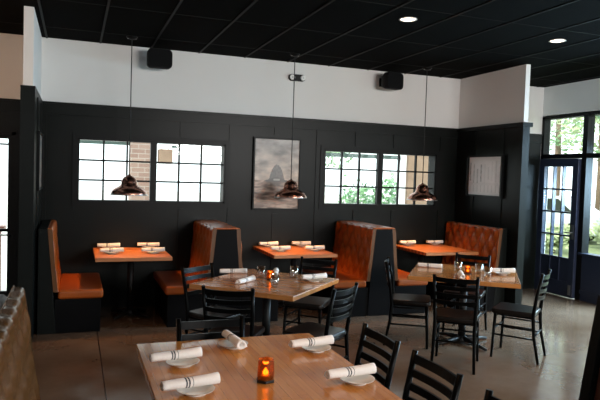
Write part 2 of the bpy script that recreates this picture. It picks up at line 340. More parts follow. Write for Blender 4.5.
# glazed door in the room on the left
d = sempty('door_2', (0, 0, 0))
f = MB(); f.box(-1.72, -1.68, -0.03, 0.12, 0, 2.14).box(-0.70, -0.66, -0.03, 0.12, 0, 2.14).box(-1.72, -0.66, -0.03, 0.12, 2.10, 2.14).box(-1.80, -1.72, -0.045, -0.02, 0, 2.2).box(-0.66, -0.58, -0.045, -0.02, 0, 2.2).box(-1.72, -0.66, -0.045, -0.02, 2.14, 2.2)
f.build('door_frame', MT['frame'], d)
f = MB(); f.box(-1.68, -1.62, 0.02, 0.06, 0.01, 2.10).box(-0.745, -0.70, 0.02, 0.06, 0.01, 2.10).box(-1.62, -0.745, 0.02, 0.06, 2.06, 2.10).box(-1.62, -0.745, 0.02, 0.06, 0.01, 0.24).box(-1.62, -0.745, 0.025, 0.055, 0.955, 0.99).box(-1.62, -0.745, 0.025, 0.055, 1.985, 2.005)
f.build('door_leaf', MT['frame'], d)
MB().box(-1.62, -0.745, 0.038, 0.043, 0.24, 2.06).build('window_pane', MT['pane'], d)
MB().tube([(-0.72, 0.03, 0.92), (-0.72, -0.03, 0.92), (-0.83, -0.03, 0.92)], 0.010).build('door_handle', MT['silver'], d)

# left and front walls (behind the camera), front one with two window openings
struct('wall_left', MB().box(-5.0, -4.9, -11.2, 0.15, 0, ZC), MT['white_wall'])
struct('wall_front', wall_y(MB(), -4.9, 7.3, -11.15, -11.0, 0, ZC, [(-3.8, -0.6, 2.05, 3.2), (2.9, 7.1, 2.05, 3.2)]), MT['white_wall'])

# ------------------------------------------------------------------ outdoors
struct('ground', MB().box(-25, 45, 0.2, 45, -0.16, -0.10), MT['lawn'])
struct('ground', MB().box(9.2, 45, -25, 14.0, -0.10, -0.085).box(7.3, 9.2, -25, 0.2, -0.16, -0.10), mat('grass_ground', (0.20, 0.25, 0.12), 0.95, var=0.5, vscale=2.5, bump=0.4, bscale=30))
def colm(name, x0, x1, y0, y1, z1, m, label, cat, group=None):
    b = MB().box(-(x1 - x0) / 2, (x1 - x0) / 2, -(y1 - y0) / 2, (y1 - y0) / 2, 0, z1)
    b.box(-(x1 - x0) / 2 - 0.03, (x1 - x0) / 2 + 0.03, -(y1 - y0) / 2 - 0.03, (y1 - y0) / 2 + 0.03, 0, 0.12)
    return tag(b.build(name, m, loc=((x0 + x1) / 2, (y0 + y1) / 2, -0.1)), label, cat, group)
colm('brick_pier', 0.83, 1.16, 2.1, 2.43, 2.5, MT['brick'], 'red brick pier outside, filling the left window\'s third column of panes', 'pier')
t = thing('hanging_planter', 'small brown hanging box outside, in the top panes right of the brick pier', 'planter', (1.39, 2.235, 2.12))
MB().box(-0.11, 0.11, -0.10, 0.10, -0.27, -0.03).build('planter_box', MT['post'], t, 0.008)
for sx in (-0.09, 0.09): MB().tube([(sx, 0, -0.05), (sx * 0.3, 0, 0.0)], 0.004, 6).build('hanger', MT['cord'], t)
colm('timber_post', 5.92, 6.36, 2.15, 2.5, 2.6, MT['post'], 'broad tan post outside the window behind the rightmost hanging lamp', 'post')
colm('downpipe', 5.76, 5.85, 2.1, 2.19, 2.6, MT['whitepost'], 'white upright pipe outside, left of the broad tan post', 'pipe')
colm('downpipe', 6.44, 6.53, 2.1, 2.19, 2.6, MT['whitepost'], 'white upright pipe outside, right of the broad tan post', 'pipe')
tag(MB().box(3.4, 5.75, 2.15, 2.25, 2.09, 2.16).box(4.0, 4.06, 2.15, 2.25, 1.98, 2.16).box(4.55, 4.6, 2.15, 2.25, 2.16, 2.5).build('porch_beam', MT['green_beam']), 'dark thin porch beam outside the right-hand wall window', 'beam')
tag(MB().box(-0.2, 0.82, 2.2, 2.27, 2.13, 2.18).box(1.5, 2.4, 2.2, 2.27, 2.12, 2.16).build('porch_beam', MT['green_beam']), 'dark thin porch beam outside the left-hand wall window', 'beam')

def foliage(mb, cx, cy, cz, rx, ry, rz, n, size, seed):
    rnd = random.Random(seed)
    for _ in range(n):
        while True:
            p = Vector((rnd.uniform(-1, 1), rnd.uniform(-1, 1), rnd.uniform(-1, 1)))
            if 0.3 < p.length < 1: break
        k = 0.75 + 0.35 * noise.noise(p * 2.5 + Vector((seed, 0, 0)))
        c = Vector((cx + p.x * rx * k, cy + p.y * ry * k, cz + p.z * rz * k))
        a = Vector((rnd.gauss(0, 1), rnd.gauss(0, 1), rnd.gauss(0, 1))).normalized(); b = a.orthogonal().normalized(); s = size * rnd.uniform(0.6, 1.3)
        mb.add([c - a * s, c + b * s * 0.5, c + a * s, c - b * s * 0.5], [(0, 1, 2, 3)])
    return mb
def tree(x, y, h, r, leaf, label, seed, trunk=0.14, n=1500):
    t = thing('garden_tree', label, 'tree', (x, y, -0.1), group='trees in the garden outside')
    MB().tube([(0, 0, 0), (0.05, 0.02, h * 0.35), (-0.04, 0.05, h * 0.7)], [trunk, trunk * 0.8, trunk * 0.45], 9).build('trunk', MT['bark'], t)
    foliage(MB(), 0, 0, h * 0.68, r, r, h * 0.42, n, 0.15, seed).build('crown', leaf, t)
def shrub(x, y, h, r, leaf, label, seed, n=700):
    t = thing('garden_shrub', label, 'shrub', (x, y, -0.1), group='shrubs in the garden outside')
    MB().tube([(0, 0, 0), (0, 0, h * 0.5)], [0.05, 0.02], 7).build('stem', MT['bark'], t)
    foliage(MB(), 0, 0, h * 0.5, r, r, h * 0.5, n, 0.09, seed).build('crown', leaf, t)
shrub(6.0, 4.4, 1.95, 0.7, MT['leaf2'], 'rounded dark green shrub outside the right-hand wall window, nearest the window mullion', 3)
shrub(7.3, 5.2, 2.1, 0.7, MT['leaf2'], 'green shrub outside, directly left of the white pipe and tan post', 4)
shrub(4.7, 5.8, 1.9, 0.8, MT['leaf3'], 'pale shrub outside the first panes of the right-hand wall window', 5)
tree(8.2, 12.0, 5.2, 2.0, MT['leaf'], 'tall pale green tree far outside, behind the right-hand wall window', 6, n=600)
tree(11.6, 6.6, 6.0, 1.4, MT['leaf'], 'pale green tree outside, filling the panes above the door', 11, 0.06, 500)
tree(18.5, 9.6, 7.4, 2.6, MT['leaf3'], 'slim trunked yellowish tree outside, seen through the middle of the door', 12, 0.10, 1300)
tree(12.2, 2.9, 6.2, 1.3, MT['leaf2'], 'leafy mid green tree outside, right of the door', 13, 0.07, 600)
tree(22.5, 16.0, 8.6, 3.6, MT['leaf'], 'large green tree farthest outside, behind the door', 14, 0.2, 2000)
tree(17.0, 4.6, 7.0, 2.4, MT['leaf'], 'broad green tree outside the window right of the door', 15, 0.15, 1300)
tree(25.0, 9.5, 8.6, 3.6, MT['leaf2'], 'distant dark green tree outside, between the door and the window', 16, 0.2, 1700)
shrub(14.2, 4.9, 1.0, 0.8, MT['leaf3'], 'low yellowish shrub outside, behind the ledge right of the door', 21)
shrub(11.8, 4.6, 0.9, 0.7, MT['leaf3'], 'low shrub outside, seen through the door\'s lower panes', 22)
t = thing('parked_car', 'white parked car outside, glimpsed through the left panes of the door', 'car', (14.2, 7.9, -0.1), R(118))
body = [(-2.1, 0.30), (2.1, 0.30), (2.15, 0.62), (1.95, 0.80), (1.15, 0.92), (0.55, 1.40), (-0.95, 1.44), (-1.65, 0.98), (-2.1, 0.92)]
MB().prism(body, -0.85, 0.85, 'y').build('car_body', mat('white_car_paint', (0.62, 0.68, 0.75), 0.2, coat=0.5), t, 0.05)
for sy in (-0.856, 0.838): MB().prism([(-1.35, 0.96), (0.95, 0.94), (0.48, 1.33), (-0.9, 1.36)], sy, sy + 0.018, 'y').build('side_window', MT['cap'], t)
for wx in (-1.3, 1.35):
    for wy in (-0.80, 0.80):
        m = MB(); m.xf = Matrix.Translation((wx, wy, 0.32)) @ Matrix.Rotation(R(90), 4, 'X'); m.lathe([(0.0, -0.10), (0.2, -0.105), (0.32, -0.08), (0.32, 0.08), (0.2, 0.105), (0.0, 0.10)], 24); m.build('wheel', MT['iron'], t)
# low timber wall outside the left door
tag(MB().box(-2.4, -0.95, 1.3, 1.45, 0, 0.95).box(-2.45, -0.9, 1.25, 1.5, 0.95, 1.0).box(-2.4, -0.95, 1.27, 1.3, 0.55, 0.60).build('timber_planter', MT['deck'], loc=(0, 0, -0.1)), 'low red-brown timber planter outside the glazed door at far left', 'planter')

# ------------------------------------------------------------------ upholstery
def pad(name, face, back, y0, y1, matl, parent, dent=0.022, a=0.2, b=0.3, ny=64, dir=1):
    """padded board: face = list of (x,z) along the front from the bottom up and over the top, back = closing (x,z) points"""
    pts = []; L = [0.0]
    for p, q in zip(face[:-1], face[1:]): L.append(L[-1] + math.dist(p, q))
    n = int(L[-1] / 0.018)
    for i in range(n + 1):
        s = L[-1] * i / n
        k = max(j for j in range(len(L)) if L[j] <= s + 1e-9); k = min(k, len(face) - 2)
        t = (s - L[k]) / (L[k + 1] - L[k]); p, q = face[k], face[k + 1]
        nx, nz = (q[1] - p[1]), -(q[0] - p[0]); l = math.hypot(nx, nz)
        pts.append((p[0] + (q[0] - p[0]) * t, p[1] + (q[1] - p[1]) * t, nx / l * dir, nz / l * dir, s))
    m = MB(); vs = []; ys = [y0 + (y1 - y0) * j / ny for j in range(ny + 1)]
    smax = L[-1]
    for (px, pz, nx, nz, s) in pts:
        for yy in ys:
            u = (yy - y0) / a + s / b; v = (yy - y0) / a - s / b
            puff = (abs(math.sin(math.pi * u)) * abs(math.sin(math.pi * v))) ** 0.5
            e = min(1, (yy - y0) / 0.03, (y1 - yy) / 0.03); dz = dent * (1 - puff) * max(0, e) * min(1, s / 0.05) * (1 if s < smax - 0.12 else max(0.5, (smax - s) / 0.12))
            e2 = 1 - max(0, min(1, min(yy - y0, y1 - yy) / 0.02))
            dz += 0.012 * e2 ** 2
            vs.append((px - nx * dz, yy, pz - nz * dz))
    w = ny + 1; fs = [(i * w + j, i * w + j + 1, (i + 1) * w + j + 1, (i + 1) * w + j) for i in range(len(pts) - 1) for j in range(ny)]
    m.add(vs, fs, 0, True)
    for col in (0, ny):
        ring = [vs[i * w + col] for i in range(len(pts))] + [(bx, ys[col], bz) for bx, bz in back]
        m.add(ring, [tuple(range(len(ring)))], 1)
    top = [vs[(len(pts) - 1) * w], vs[(len(pts) - 1) * w + ny]]
    prev = top
    for bx, bz in list(back) + [None if False else (pts[0][0], pts[0][1])]:
        cur = [(bx, y0, bz), (bx, y1, bz)]; m.add([prev[0], prev[1], cur[1], cur[0]], [(0, 1, 2, 3)], 1); prev = cur
    return m.build(name, matl, parent)
LE = [MT['leather'], MT['leather_edge']]
def seatcush(xa, xb, y0, y1, parent, z0=0.36, z1=0.455):
    m = MB().box(xa, xb, y0, y1, z0, z1)
    o = m.build('seat_cushion', MT['leather'], parent, 0.028, seg=4)
    for p in o.data.polygons: p.use_smooth = False
    return o
BY0, BY1 = -1.19, -0.06

MT['brown_leather'] = mat('brown_leather', (0.10, 0.042, 0.012), 0.24, var=0.25, vscale=8, bump=0.06, bscale=160)
def half_bench(root, s, xb, dent=0.022, y0=BY0, y1=BY1, ztop=1.112, single=True, a=0.2, tk=0.0, lm=None):
    """s=+1 sitter faces +x. xb: x of core line (back of pad). builds pad, seat, base"""
    fx = lambda d: xb + s * d
    face = [(fx(0.20), 0.44), (fx(0.165 - tk * 0.4), 0.75), (fx(0.14 - tk), ztop - 0.03), (fx(0.130 - tk), ztop - 0.006), (fx(0.112 - tk), ztop + 0.002), (fx(0.085 - tk), ztop + 0.002)]
    back = [(fx(0.080 - tk), ztop), (fx(0.080 - tk), ztop - 0.03), (fx(0.142), 0.44)]
    pad('backrest', face, back, y0, y1, lm or LE, root, dent, a=a, dir=s)
    lo, hi = sorted((fx(0.185), fx(0.64))); seatcush(lo, hi, y0, y1, root)
    lo, hi = sorted((fx(0.155), fx(0.615))); MB().box(lo, hi, y0 + 0.01, y1, 0, 0.362).build('bench_base', MT['bench_base'], root, 0.004)

# left end bench
t = thing('booth_bench', 'tan leather single booth bench against the left partition, facing the first booth table', 'bench', (-0.334, 0, 0))
half_bench(t, 1, 0.0)
MB().prism([(-0.010, 0), (0.17, 0), (0.140, 0.44), (0.078, 1.105), (0.02, 1.105), (-0.010, 1.105)], BY0 + 0.008, BY1, 'y').build('back_board', MT['black_paint'], t, 0.004)
# double benches
def double(xc, label):
    t = thing('double_booth_bench', label, 'bench', (xc, 0, 0), group='double booth benches between the tables')
    for s in (1, -1):
        half_bench(t, s, s * 0.035, dent=0.036)
    MB().prism([(-0.20, 0), (0.20, 0), (0.176, 0.44), (0.114, 1.100), (-0.114, 1.100), (-0.176, 0.44)], BY0 - 0.002, BY1, 'y').build('end_panel', MT['bench_base'], t, 0.004)
    MB().box(-0.13, 0.13, BY0 - 0.004, BY1, 1.092, 1.115).build('top_cap', MT['leather'], t, 0.010, seg=3)
    return t
double(1.635, 'tan leather double booth bench between the first and second booth tables')
double(3.66, 'tan leather double booth bench between the second and third booth tables')
t = thing('booth_bench', 'button-tufted tan leather bench against the right partition under the pale picture', 'bench', (5.462, 0, 0))
half_bench(t, -1, 0.0, dent=0.042, a=0.19, y0=-1.30)
MB().prism([(0.005, 0), (-0.17, 0), (-0.140, 0.44), (-0.078, 1.105), (-0.02, 1.105), (0.005, 1.105)], -1.292, BY1, 'y').build('back_board', MT['black_paint'], t, 0.004)
# near bench at left edge of view
t = thing('banquette_bench', 'near olive-brown leather banquette cut off at the left edge, beside the big table', 'bench', (-0.285, -6.0, 0))
half_bench(t, 1, 0.0, dent=0.035, y0=-1.6, y1=1.10, ztop=1.20, a=0.17, tk=0.05, lm=[MT['brown_leather'], MT['brown_leather']])
MB().prism([(-0.04, 0), (0.16, 0), (0.15, 0.44), (0.03, 1.12), (-0.01, 1.16), (-0.035, 1.16)], -1.59, 1.09, 'y').build('back_board', MT['black_paint'], t, 0.004)
# bench at the right edge of view (seen from its back)
t = thing('double_booth_bench', 'dark brown booth back with a black edge, cut off at the lower right corner', 'bench', (2.86, 0, 0))
MB().prism([(-0.36, 0.0), (0.12, 0.0), (0.10, 1.12), (-0.17, 1.12)], -6.9, -5.52, 'y').build('back_board', mat('dark_brown_leather', (0.11, 0.035, 0.018), 0.4, var=0.3, vscale=7), t, 0.01)
MB().prism([(-0.40, 0.0), (0.14, 0.0), (0.12, 1.15), (-0.20, 1.15)], -5.52, -5.46, 'y').build('end_panel', MT['black_paint'], t, 0.004)

# ------------------------------------------------------------------ tables
def ttop(w, l, m, parent, z=0.76, th=0.042, name='tabletop'):
    return MB().box(-w / 2, w / 2, -l / 2, l / 2, z - th, z).build(name, m, parent, 0.004)
def pedestal(parent, x=0, y=0, z1=0.718, foot=0.30):
    MB().lathe([(0.038, 0.03), (0.038, z1 - 0.02)], 20, cx=x, cy=y).build('column', MT['iron'], parent)
    m = MB()
    for k in range(4):
        a = math.pi / 4 + k * math.pi / 2; c, s = math.cos(a), math.sin(a)
        m.tube([(x + c * 0.02, y + s * 0.02, 0.055), (x + c * foot * 0.6, y + s * foot * 0.6, 0.035), (x + c * foot, y + s * foot, 0.016)], [0.03, 0.022, 0.014], 8)
    m.lathe([(0.07, 0.02), (0.06, 0.06), (0.04, 0.08)], 20, cx=x, cy=y)
    m.build('pedestal_foot', MT['iron'], parent)
    MB().box(x - 0.16, x + 0.16, y - 0.16, y + 0.16, z1 - 0.02, z1).build('top_plate', MT['iron'], parent)
TBL = []
for x0, x1, lab in ((0.225, 1.06, 'orange-lit wooden booth table under the leftmost hanging lamp'), (2.28, 3.12, 'orange-lit wooden booth table under the middle hanging lamp'), (4.41, 5.25, 'orange-lit wooden booth table under the rightmost hanging lamp')):
    t = thing('booth_table', lab, 'table', ((x0 + x1) / 2, -0.515, 0), group='booth tables along the back wall')
    ttop(x1 - x0, 0.94, MT['butcher_lit'], t); pedestal(t, -0.21 if x0 > 4 else 0, foot=0.28)
t = thing('square_table', 'square wooden table set cornerwise in the middle of the room', 'table', (1.675, -2.655, 0), R(-45)); ttop(1.01, 1.03, MT['butcher_x'], t); pedestal(t, foot=0.36); T2 = t
t = thing('square_table', 'square wooden table on the right, ringed by four ladder-back chairs', 'table', (3.92, -2.52, 0), R(-37)); ttop(1.08, 1.06, MT['butcher_x'], t); pedestal(t, foot=0.36)
t = thing('long_table', 'large light wooden table nearest the camera', 'table', (0.865, -5.60, 0)); ttop(1.05, 2.30, MT['butcher'], t, th=0.045); pedestal(t, 0, 0.42, 0.715, 0.33); pedestal(t, 0, -0.55, 0.715, 0.33)

# ------------------------------------------------------------------ chairs
def make_chair():
    c = thing('ladderback_chair', 'x', 'chair', group='black ladder-back chairs')
    # seat with rounded corners, wider in front
    pts = []
    for (cx, cy, r, a0) in ((0.165, 0.155, 0.05, 0), (-0.165, 0.155, 0.05, 90), (-0.15, -0.165, 0.035, 180), (0.15, -0.165, 0.035, 270)):
        for k in range(6): a = R(a0 + 18 * k); pts.append((cx + r * math.cos(a), cy + r * math.sin(a)))
    MB().prism(pts, 0.44, 0.485, 'z', smooth=True).build('seat', MT['vinyl'], c, 0.014, seg=3)
    for s in (1, -1):
        MB().tube([(s * 0.195, 0.185, 0.0), (s * 0.180, 0.165, 0.44)], [0.0125, 0.0165], 10).build('leg', MT['chair'], c)
        MB().tube([(s * 0.190, -0.255, 0.0), (s * 0.180, -0.205, 0.25), (s * 0.178, -0.190, 0.45), (s * 0.185, -0.215, 0.65), (s * 0.192, -0.264, 0.878)], [0.013, 0.016, 0.0175, 0.0165, 0.015], 10).build('back_post', MT['chair'], c)
    def slat(z, hh):
        yb = -0.192 - (z - 0.47) * 0.165 if z > 0.47 else -0.19
        m = MB(); n = 12; vs = []
        for i in range(n + 1):
            t = -1 + 2 * i / n; x = t * 0.185; y = yb - 0.028 * (1 - t * t); zz = z - 0.006 * (1 - t * t)
            for dy, dz in ((-0.006, -hh / 2), (0.006, -hh / 2), (0.000, hh / 2), (-0.012, hh / 2)): vs.append((x, y + dy, zz + dz))
        fs = []
        for i in range(n):
            for k in range(4): fs.append((i * 4 + k, i * 4 + (k + 1) % 4, (i + 1) * 4 + (k + 1) % 4, (i + 1) * 4 + k))
        fs += [(0, 1, 2, 3), (n * 4 + 3, n * 4 + 2, n * 4 + 1, n * 4)]
        m.add(vs, fs).build('slat', MT['chair'], c)
    slat(0.838, 0.044)
    for z in (0.768, 0.700, 0.632): slat(z, 0.036)
    for s in (1, -1): 
        MB().tube([(s * 0.187, 0.175, 0.23), (s * 0.185, -0.212, 0.23)], 0.009, 8).build('stretcher', MT['chair'], c)
        MB().tube([(s * 0.183, 0.170, 0.33), (s * 0.182, -0.198, 0.33)], 0.009, 8).build('stretcher', MT['chair'], c)
    MB().tube([(-0.187, 0.177, 0.28), (0.187, 0.177, 0.28)], 0.009, 8).build('stretcher', MT['chair'], c)
    MB().tube([(-0.185, -0.208, 0.26), (0.185, -0.208, 0.26)], 0.009, 8).build('stretcher', MT['chair'], c)
    MB().box(-0.175, 0.175, -0.185, 0.165, 0.42, 0.441).build('seat_frame', MT['chair'], c, 0.003)
    return c
chair0 = make_chair(); used = [False]
def put_chair(tx, ty, ang, label):
    """tx,ty: floor point under the middle of the top rail; ang: facing direction in degrees"""
    c = chair0 if not used[0] else copy_tree(chair0); used[0] = True
    a = R(ang); c.location = (tx + 0.262 * math.cos(a), ty + 0.262 * math.sin(a), 0); c.rotation_euler = (0, 0, a - math.pi / 2); c['label'] = label
    return c
put_chair(1.08, -2.36, -55, 'black ladder-back chair behind the left corner of the middle square table')
put_chair(1.10, -3.49, 62, 'black ladder-back chair in front of the middle square table, back to the camera')
put_chair(2.03, -3.60, 128, 'black ladder-back chair at the right side of the middle square table, beyond the near table')
put_chair(2.42, -2.07, -132, 'black ladder-back chair on the far side of the middle square table, almost hidden')
put_chair(3.14, -2.24, -32, 'black ladder-back chair on the left side of the right square table, facing right')
put_chair(3.24, -3.34, 50, 'black ladder-back chair with its back to the camera at the right square table')
put_chair(4.34, -3.26, 128, 'black ladder-back chair standing free at the right of the right square table, seen side-on')
put_chair(4.42, -1.98, -140, 'black ladder-back chair on the far side of the right square table, mostly hidden by glasses')
put_chair(0.775, -4.40, -90, 'black ladder-back chair at the far head of the near long table')
put_chair(1.63, -4.94, 180, 'black ladder-back chair on the right of the near long table, farthest of that side')
put_chair(1.63, -5.50, 180, 'black ladder-back chair on the right of the near long table, beside the near napkin')
put_chair(1.63, -6.09, 180, 'black ladder-back chair of which only a post top shows at the bottom edge')

# ------------------------------------------------------------------ pendants
for i, (px, w) in enumerate(((0.60, 'leftmost'), (2.62, 'middle'), (4.58, 'rightmost'))):
    lab = ('dark copper dome pendant lamp in front of the left window', 'dark copper dome pendant lamp in front of the seascape picture', 'dark copper dome pendant lamp in front of the right window')[i]
    if i == 0:
        t = thing('pendant_lamp', lab, 'lamp', (px, -0.55, ZC), group='pendant lamps over the booths')
        z = 1.445 - ZC
        prof = [(0.205, 0.0), (0.207, 0.008), (0.198, 0.040), (0.176, 0.066), (0.140, 0.088), (0.108, 0.104), (0.092, 0.122), (0.089, 0.150), (0.080, 0.180), (0.062, 0.205), (0.036, 0.221), (0.016, 0.228), (0.012, 0.240)]
        inner = [(r - 0.004, h - 0.004) for r, h in prof[1:10]][::-1]
        MB().lathe(prof, 40, z=z, cap=False).lathe([(0.004, prof[9][1] - 0.004)] + inner + [(0.204, 0.0), (0.205, 0.0)], 40, z=z, cap=False).build('lamp_shade', MT['copper'], t)
        MB().lathe([(0.212, -0.003), (0.214, 0.003), (0.212, 0.009), (0.205, 0.009), (0.203, 0.0), (0.205, -0.003), (0.212, -0.003)], 40, z=z, cap=False).build('shade_rim', MT['silver'], t)
        MB().lathe([(0.0, 0), (0.018, 0.004), (0.028, 0.025), (0.025, 0.05), (0.012, 0.08), (0.012, 0.1)], 18, z=z + 0.075).build('bulb', MT['bulb'], t)
        MB().tube([(0, 0, -0.03), (0, 0, z + 0.235)], 0.006, 8).build('cord', MT['cord'], t)
        MB().lathe([(0.065, 0), (0.065, -0.006), (0.05, -0.02), (0.018, -0.032), (0.0, -0.034)], 24).build('ceiling_canopy', MT['frame'], t)
        for s in (1, -1): MB().lathe([(0.0, 0), (0.007, 0.002), (0.007, 0.008)], 10, cx=s * 0.045, z=-0.026).build('canopy_screw', MT['silver'], t)
        pend = t
    else:
        t = copy_tree(pend); t.location.x = px; t['label'] = lab
    spot('pendant_light', (px, -0.55, 1.50), 60, (1.0, 0.44, 0.15), 104, 0.8, 0.03)

# ------------------------------------------------------------------ wall and ceiling fittings
t0 = None
for (x, y, lab) in ((3.0, -2.72, 'round recessed ceiling light, left of the two lit ones'), (4.87, -2.68, 'round recessed ceiling light, right of the two lit ones')):
    if t0 is None:
        t0 = thing('recessed_light', lab, 'light', (x, y, ZC), group='recessed ceiling lights')
        MB().lathe([(0.085, 0.0), (0.088, -0.008), (0.075, -0.010), (0.070, -0.002)], 32).build('trim_ring', MT['white_trim'], t0)
        MB().lathe([(0.0, -0.004), (0.070, -0.004), (0.070, -0.001)], 32).build('lens', MT['lamp_disc'], t0); t = t0
    else: t = copy_tree(t0); t.location = (x, y, ZC); t['label'] = lab
for (x, y, e, an) in ((3.0, -2.72, 45, 110), (4.87, -2.68, 20, 110), (1.3, -5.3, 70, 58), (3.4, -4.6, 45, 90), (0.5, -2.3, 40, 62), (6.3, -3.4, 25, 150)):
    spot('downlight', (x, y, ZC - 0.03), e, (1.0, 0.52, 0.24), an, 0.8, 0.06)

d = bpy.data.lights.new('side_room_lamp', 'POINT'); d.energy = 42; d.color = (1.0, 0.58, 0.33); d.shadow_soft_size = 0.12
o = bpy.data.objects.new('side_room_lamp', d); o.location = (-1.9, -1.9, 2.5); COL.objects.link(o)
def speaker(xc, rz, label, parent0=None):
    t = thing('wall_speaker', label, 'speaker', (xc, -0.05, 3.12), rz, group='black wall speakers')
    poly = []
    for (cx, cy, r, a0) in ((0.095, 0.06, 0.055, 0), (-0.095, 0.06, 0.055, 90), (-0.10, -0.07, 0.05, 180), (0.10, -0.07, 0.05, 270)):
        for k in range(5): a = R(a0 + 22.5 * k); poly.append((cx + r * math.cos(a), cy + r * math.sin(a)))
    m = MB(); n = len(poly); rings = [(-0.26, 0.96), (-0.245, 1.0), (-0.16, 1.0), (-0.07, 0.72)]
    vs = [(x * k, y, z * k) for y, k in rings for x, z in poly]
    fs = [(i * n + j, i * n + (j + 1) % n, (i + 1) * n + (j + 1) % n, (i + 1) * n + j) for i in range(len(rings) - 1) for j in range(n)]
    m.add(vs, fs, 0, True).add(vs[:n], [tuple(range(n))]).add(vs[-n:], [tuple(range(n))]); m.build('cabinet', MT['speaker'], t)
    g_ = [(x * 0.9, z * 0.88) for x, z in poly]; MB().prism(g_, -0.266, -0.2595, 'y').build('grille', mat('speaker_grille', (0.005, 0.005, 0.0055), 0.7, spec=0.1, bump=0.4, bscale=500), t)
    MB().tube([(0, -0.08, 0), (0, 0.045, 0)], 0.018, 10).box(-0.04, 0.04, 0.03, 0.049, -0.06, 0.06).build('wall_bracket', MT['frame'], t)
speaker(0.95, R(2), 'black rounded wall speaker high on the left, beside the leftmost lamp cord')
speaker(4.17, R(14), 'black rounded wall speaker high on the right, beside the rightmost lamp cord')
t = thing('emergency_light', 'small black oval emergency light with two white lamps under the ceiling', 'light', (2.845, 0, 3.075))
pl = [(0.075 + 0.045 * math.cos(R(a)), 0.045 * math.sin(R(a))) for a in range(-90, 91, 15)] + [(-0.075 + 0.045 * math.cos(R(a)), 0.045 * math.sin(R(a))) for a in range(90, 271, 15)]
MB().prism(pl, -0.05, -0.001, 'y').build('housing', MT['frame'], t, 0.006)
for s in (-1, 1):
    m = MB(); m.xf = Matrix.Translation((s * 0.078, -0.05, 0)) @ Matrix.Rotation(R(90), 4, 'X'); m.lathe([(0.036, -0.002), (0.036, 0.014), (0.028, 0.02), (0.010, 0.012), (0.0, 0.012)], 20)
    m.build('lamp_head', mat('white_lamp_plastic', (0.85, 0.85, 0.83), 0.3), t)
    m = MB(); m.xf = Matrix.Translation((s * 0.078, -0.064, 0)) @ Matrix.Rotation(R(90), 4, 'X'); m.lathe([(0.009, -0.002), (0.009, 0.004), (0.0, 0.005)], 12); m.build('bulb', MT['silver'], t)

# ------------------------------------------------------------------ pictures
def picture(name, label, w, h, fn, loc, rz, fw=0.022, matw=0.0, nx=90, ny=120, depth=0.03):
    t = thing(name, label, 'picture', loc, rz)
    f = MB(); W, H = w / 2, h / 2
    f.box(-W, W, -depth, -0.001, H - fw, H).box(-W, W, -depth, -0.001, -H, -H + fw).box(-W, -W + fw, -depth, -0.001, -H + fw, H - fw).box(W - fw, W, -depth, -0.001, -H + fw, H - fw)
    f.build('picture_frame', MT['frame'], t, 0.002)
    w2, h2 = w - 2 * fw, h - 2 * fw
    m = MB(); yb = -0.012
    vs = [(-w2 / 2 + w2 * i / nx, yb, -h2 / 2 + h2 * j / ny) for j in range(ny + 1) for i in range(nx + 1)]
    fs = [(j * (nx + 1) + i, j * (nx + 1) + i + 1, (j + 1) * (nx + 1) + i + 1, (j + 1) * (nx + 1) + i) for j in range(ny) for i in range(nx)]
    m.add(vs, fs); m.box(-w2 / 2, w2 / 2, -0.0115, -0.002, -h2 / 2, h2 / 2)
    me = bpy.data.meshes.new('print'); me.from_pydata(m.v, [], m.f); me.materials.append(MT['print'])
    ca = me.color_attributes.new('print', 'FLOAT_COLOR', 'POINT')
    for k in range(len(m.v)):
        if k < (nx + 1) * (ny + 1): c = fn((k % (nx + 1)) / nx, (k // (nx + 1)) / ny)
        else: c = (0.4, 0.38, 0.35)
        ca.data[k].color = (*c, 1)
    o = bpy.data.objects.new('print', me); COL.objects.link(o); o.parent = t
    return t
def mixc(a, b, t): t = max(0, min(1, t)); return tuple(x + (y - x) * t for x, y in zip(a, b))
def seascape(u, v):
    n = noise.fractal(Vector((u * 3, v * 9, 1.3)), 1.0, 2.0, 5)
    if v > 0.40:
        c = mixc((0.52, 0.41, 0.32), (0.28, 0.26, 0.24), (v - 0.4) / 0.6 * 1.1); k = 1 + 0.75 * n
        c = tuple(x * k for x in c)
    else:
        n2 = noise.fractal(Vector((u * 4, v * 34, 7.7)), 1.0, 2.0, 5)
        c = mixc((0.16, 0.10, 0.07), (0.52, 0.37, 0.27), 0.45 + 1.3 * n2); c = mixc(c, (0.36, 0.24, 0.16), max(0, 1 - abs(v - 0.09) / 0.05) * 0.6); c = mixc(c, (0.06, 0.05, 0.04), max(0, 1 - abs(v - 0.22) / 0.05) * 0.5)
    # rocky islet: generic pointed mound with buildings' jagged edge
    dx = abs(u - 0.50); hgt = 0.635 - 0.20 * (dx / 0.17) ** 2.2 - 0.02 * noise.noise(Vector((u * 40, 3, 0)))
    if 0.40 < v < hgt and dx < 0.19: c = mixc((0.07, 0.065, 0.06), (0.15, 0.14, 0.125), 0.5 + noise.noise(Vector((u * 25, v * 25, 0))))
    if dx < 0.29 and 0.385 < v < 0.46 - dx * 0.22: c = (0.07, 0.06, 0.05)
    if dx < 0.07 and 0.40 < v < 0.43: c = (0.4, 0.37, 0.33)
    if 0.27 < v < 0.385 and dx < 0.15: c = mixc(c, (0.07, 0.05, 0.04), 0.35)
    return c
picture('framed_picture', 'tall black-framed seascape with a pointed islet on the back wall', 0.68, 0.985, seascape, (2.59, -0.031, 1.745), 0)
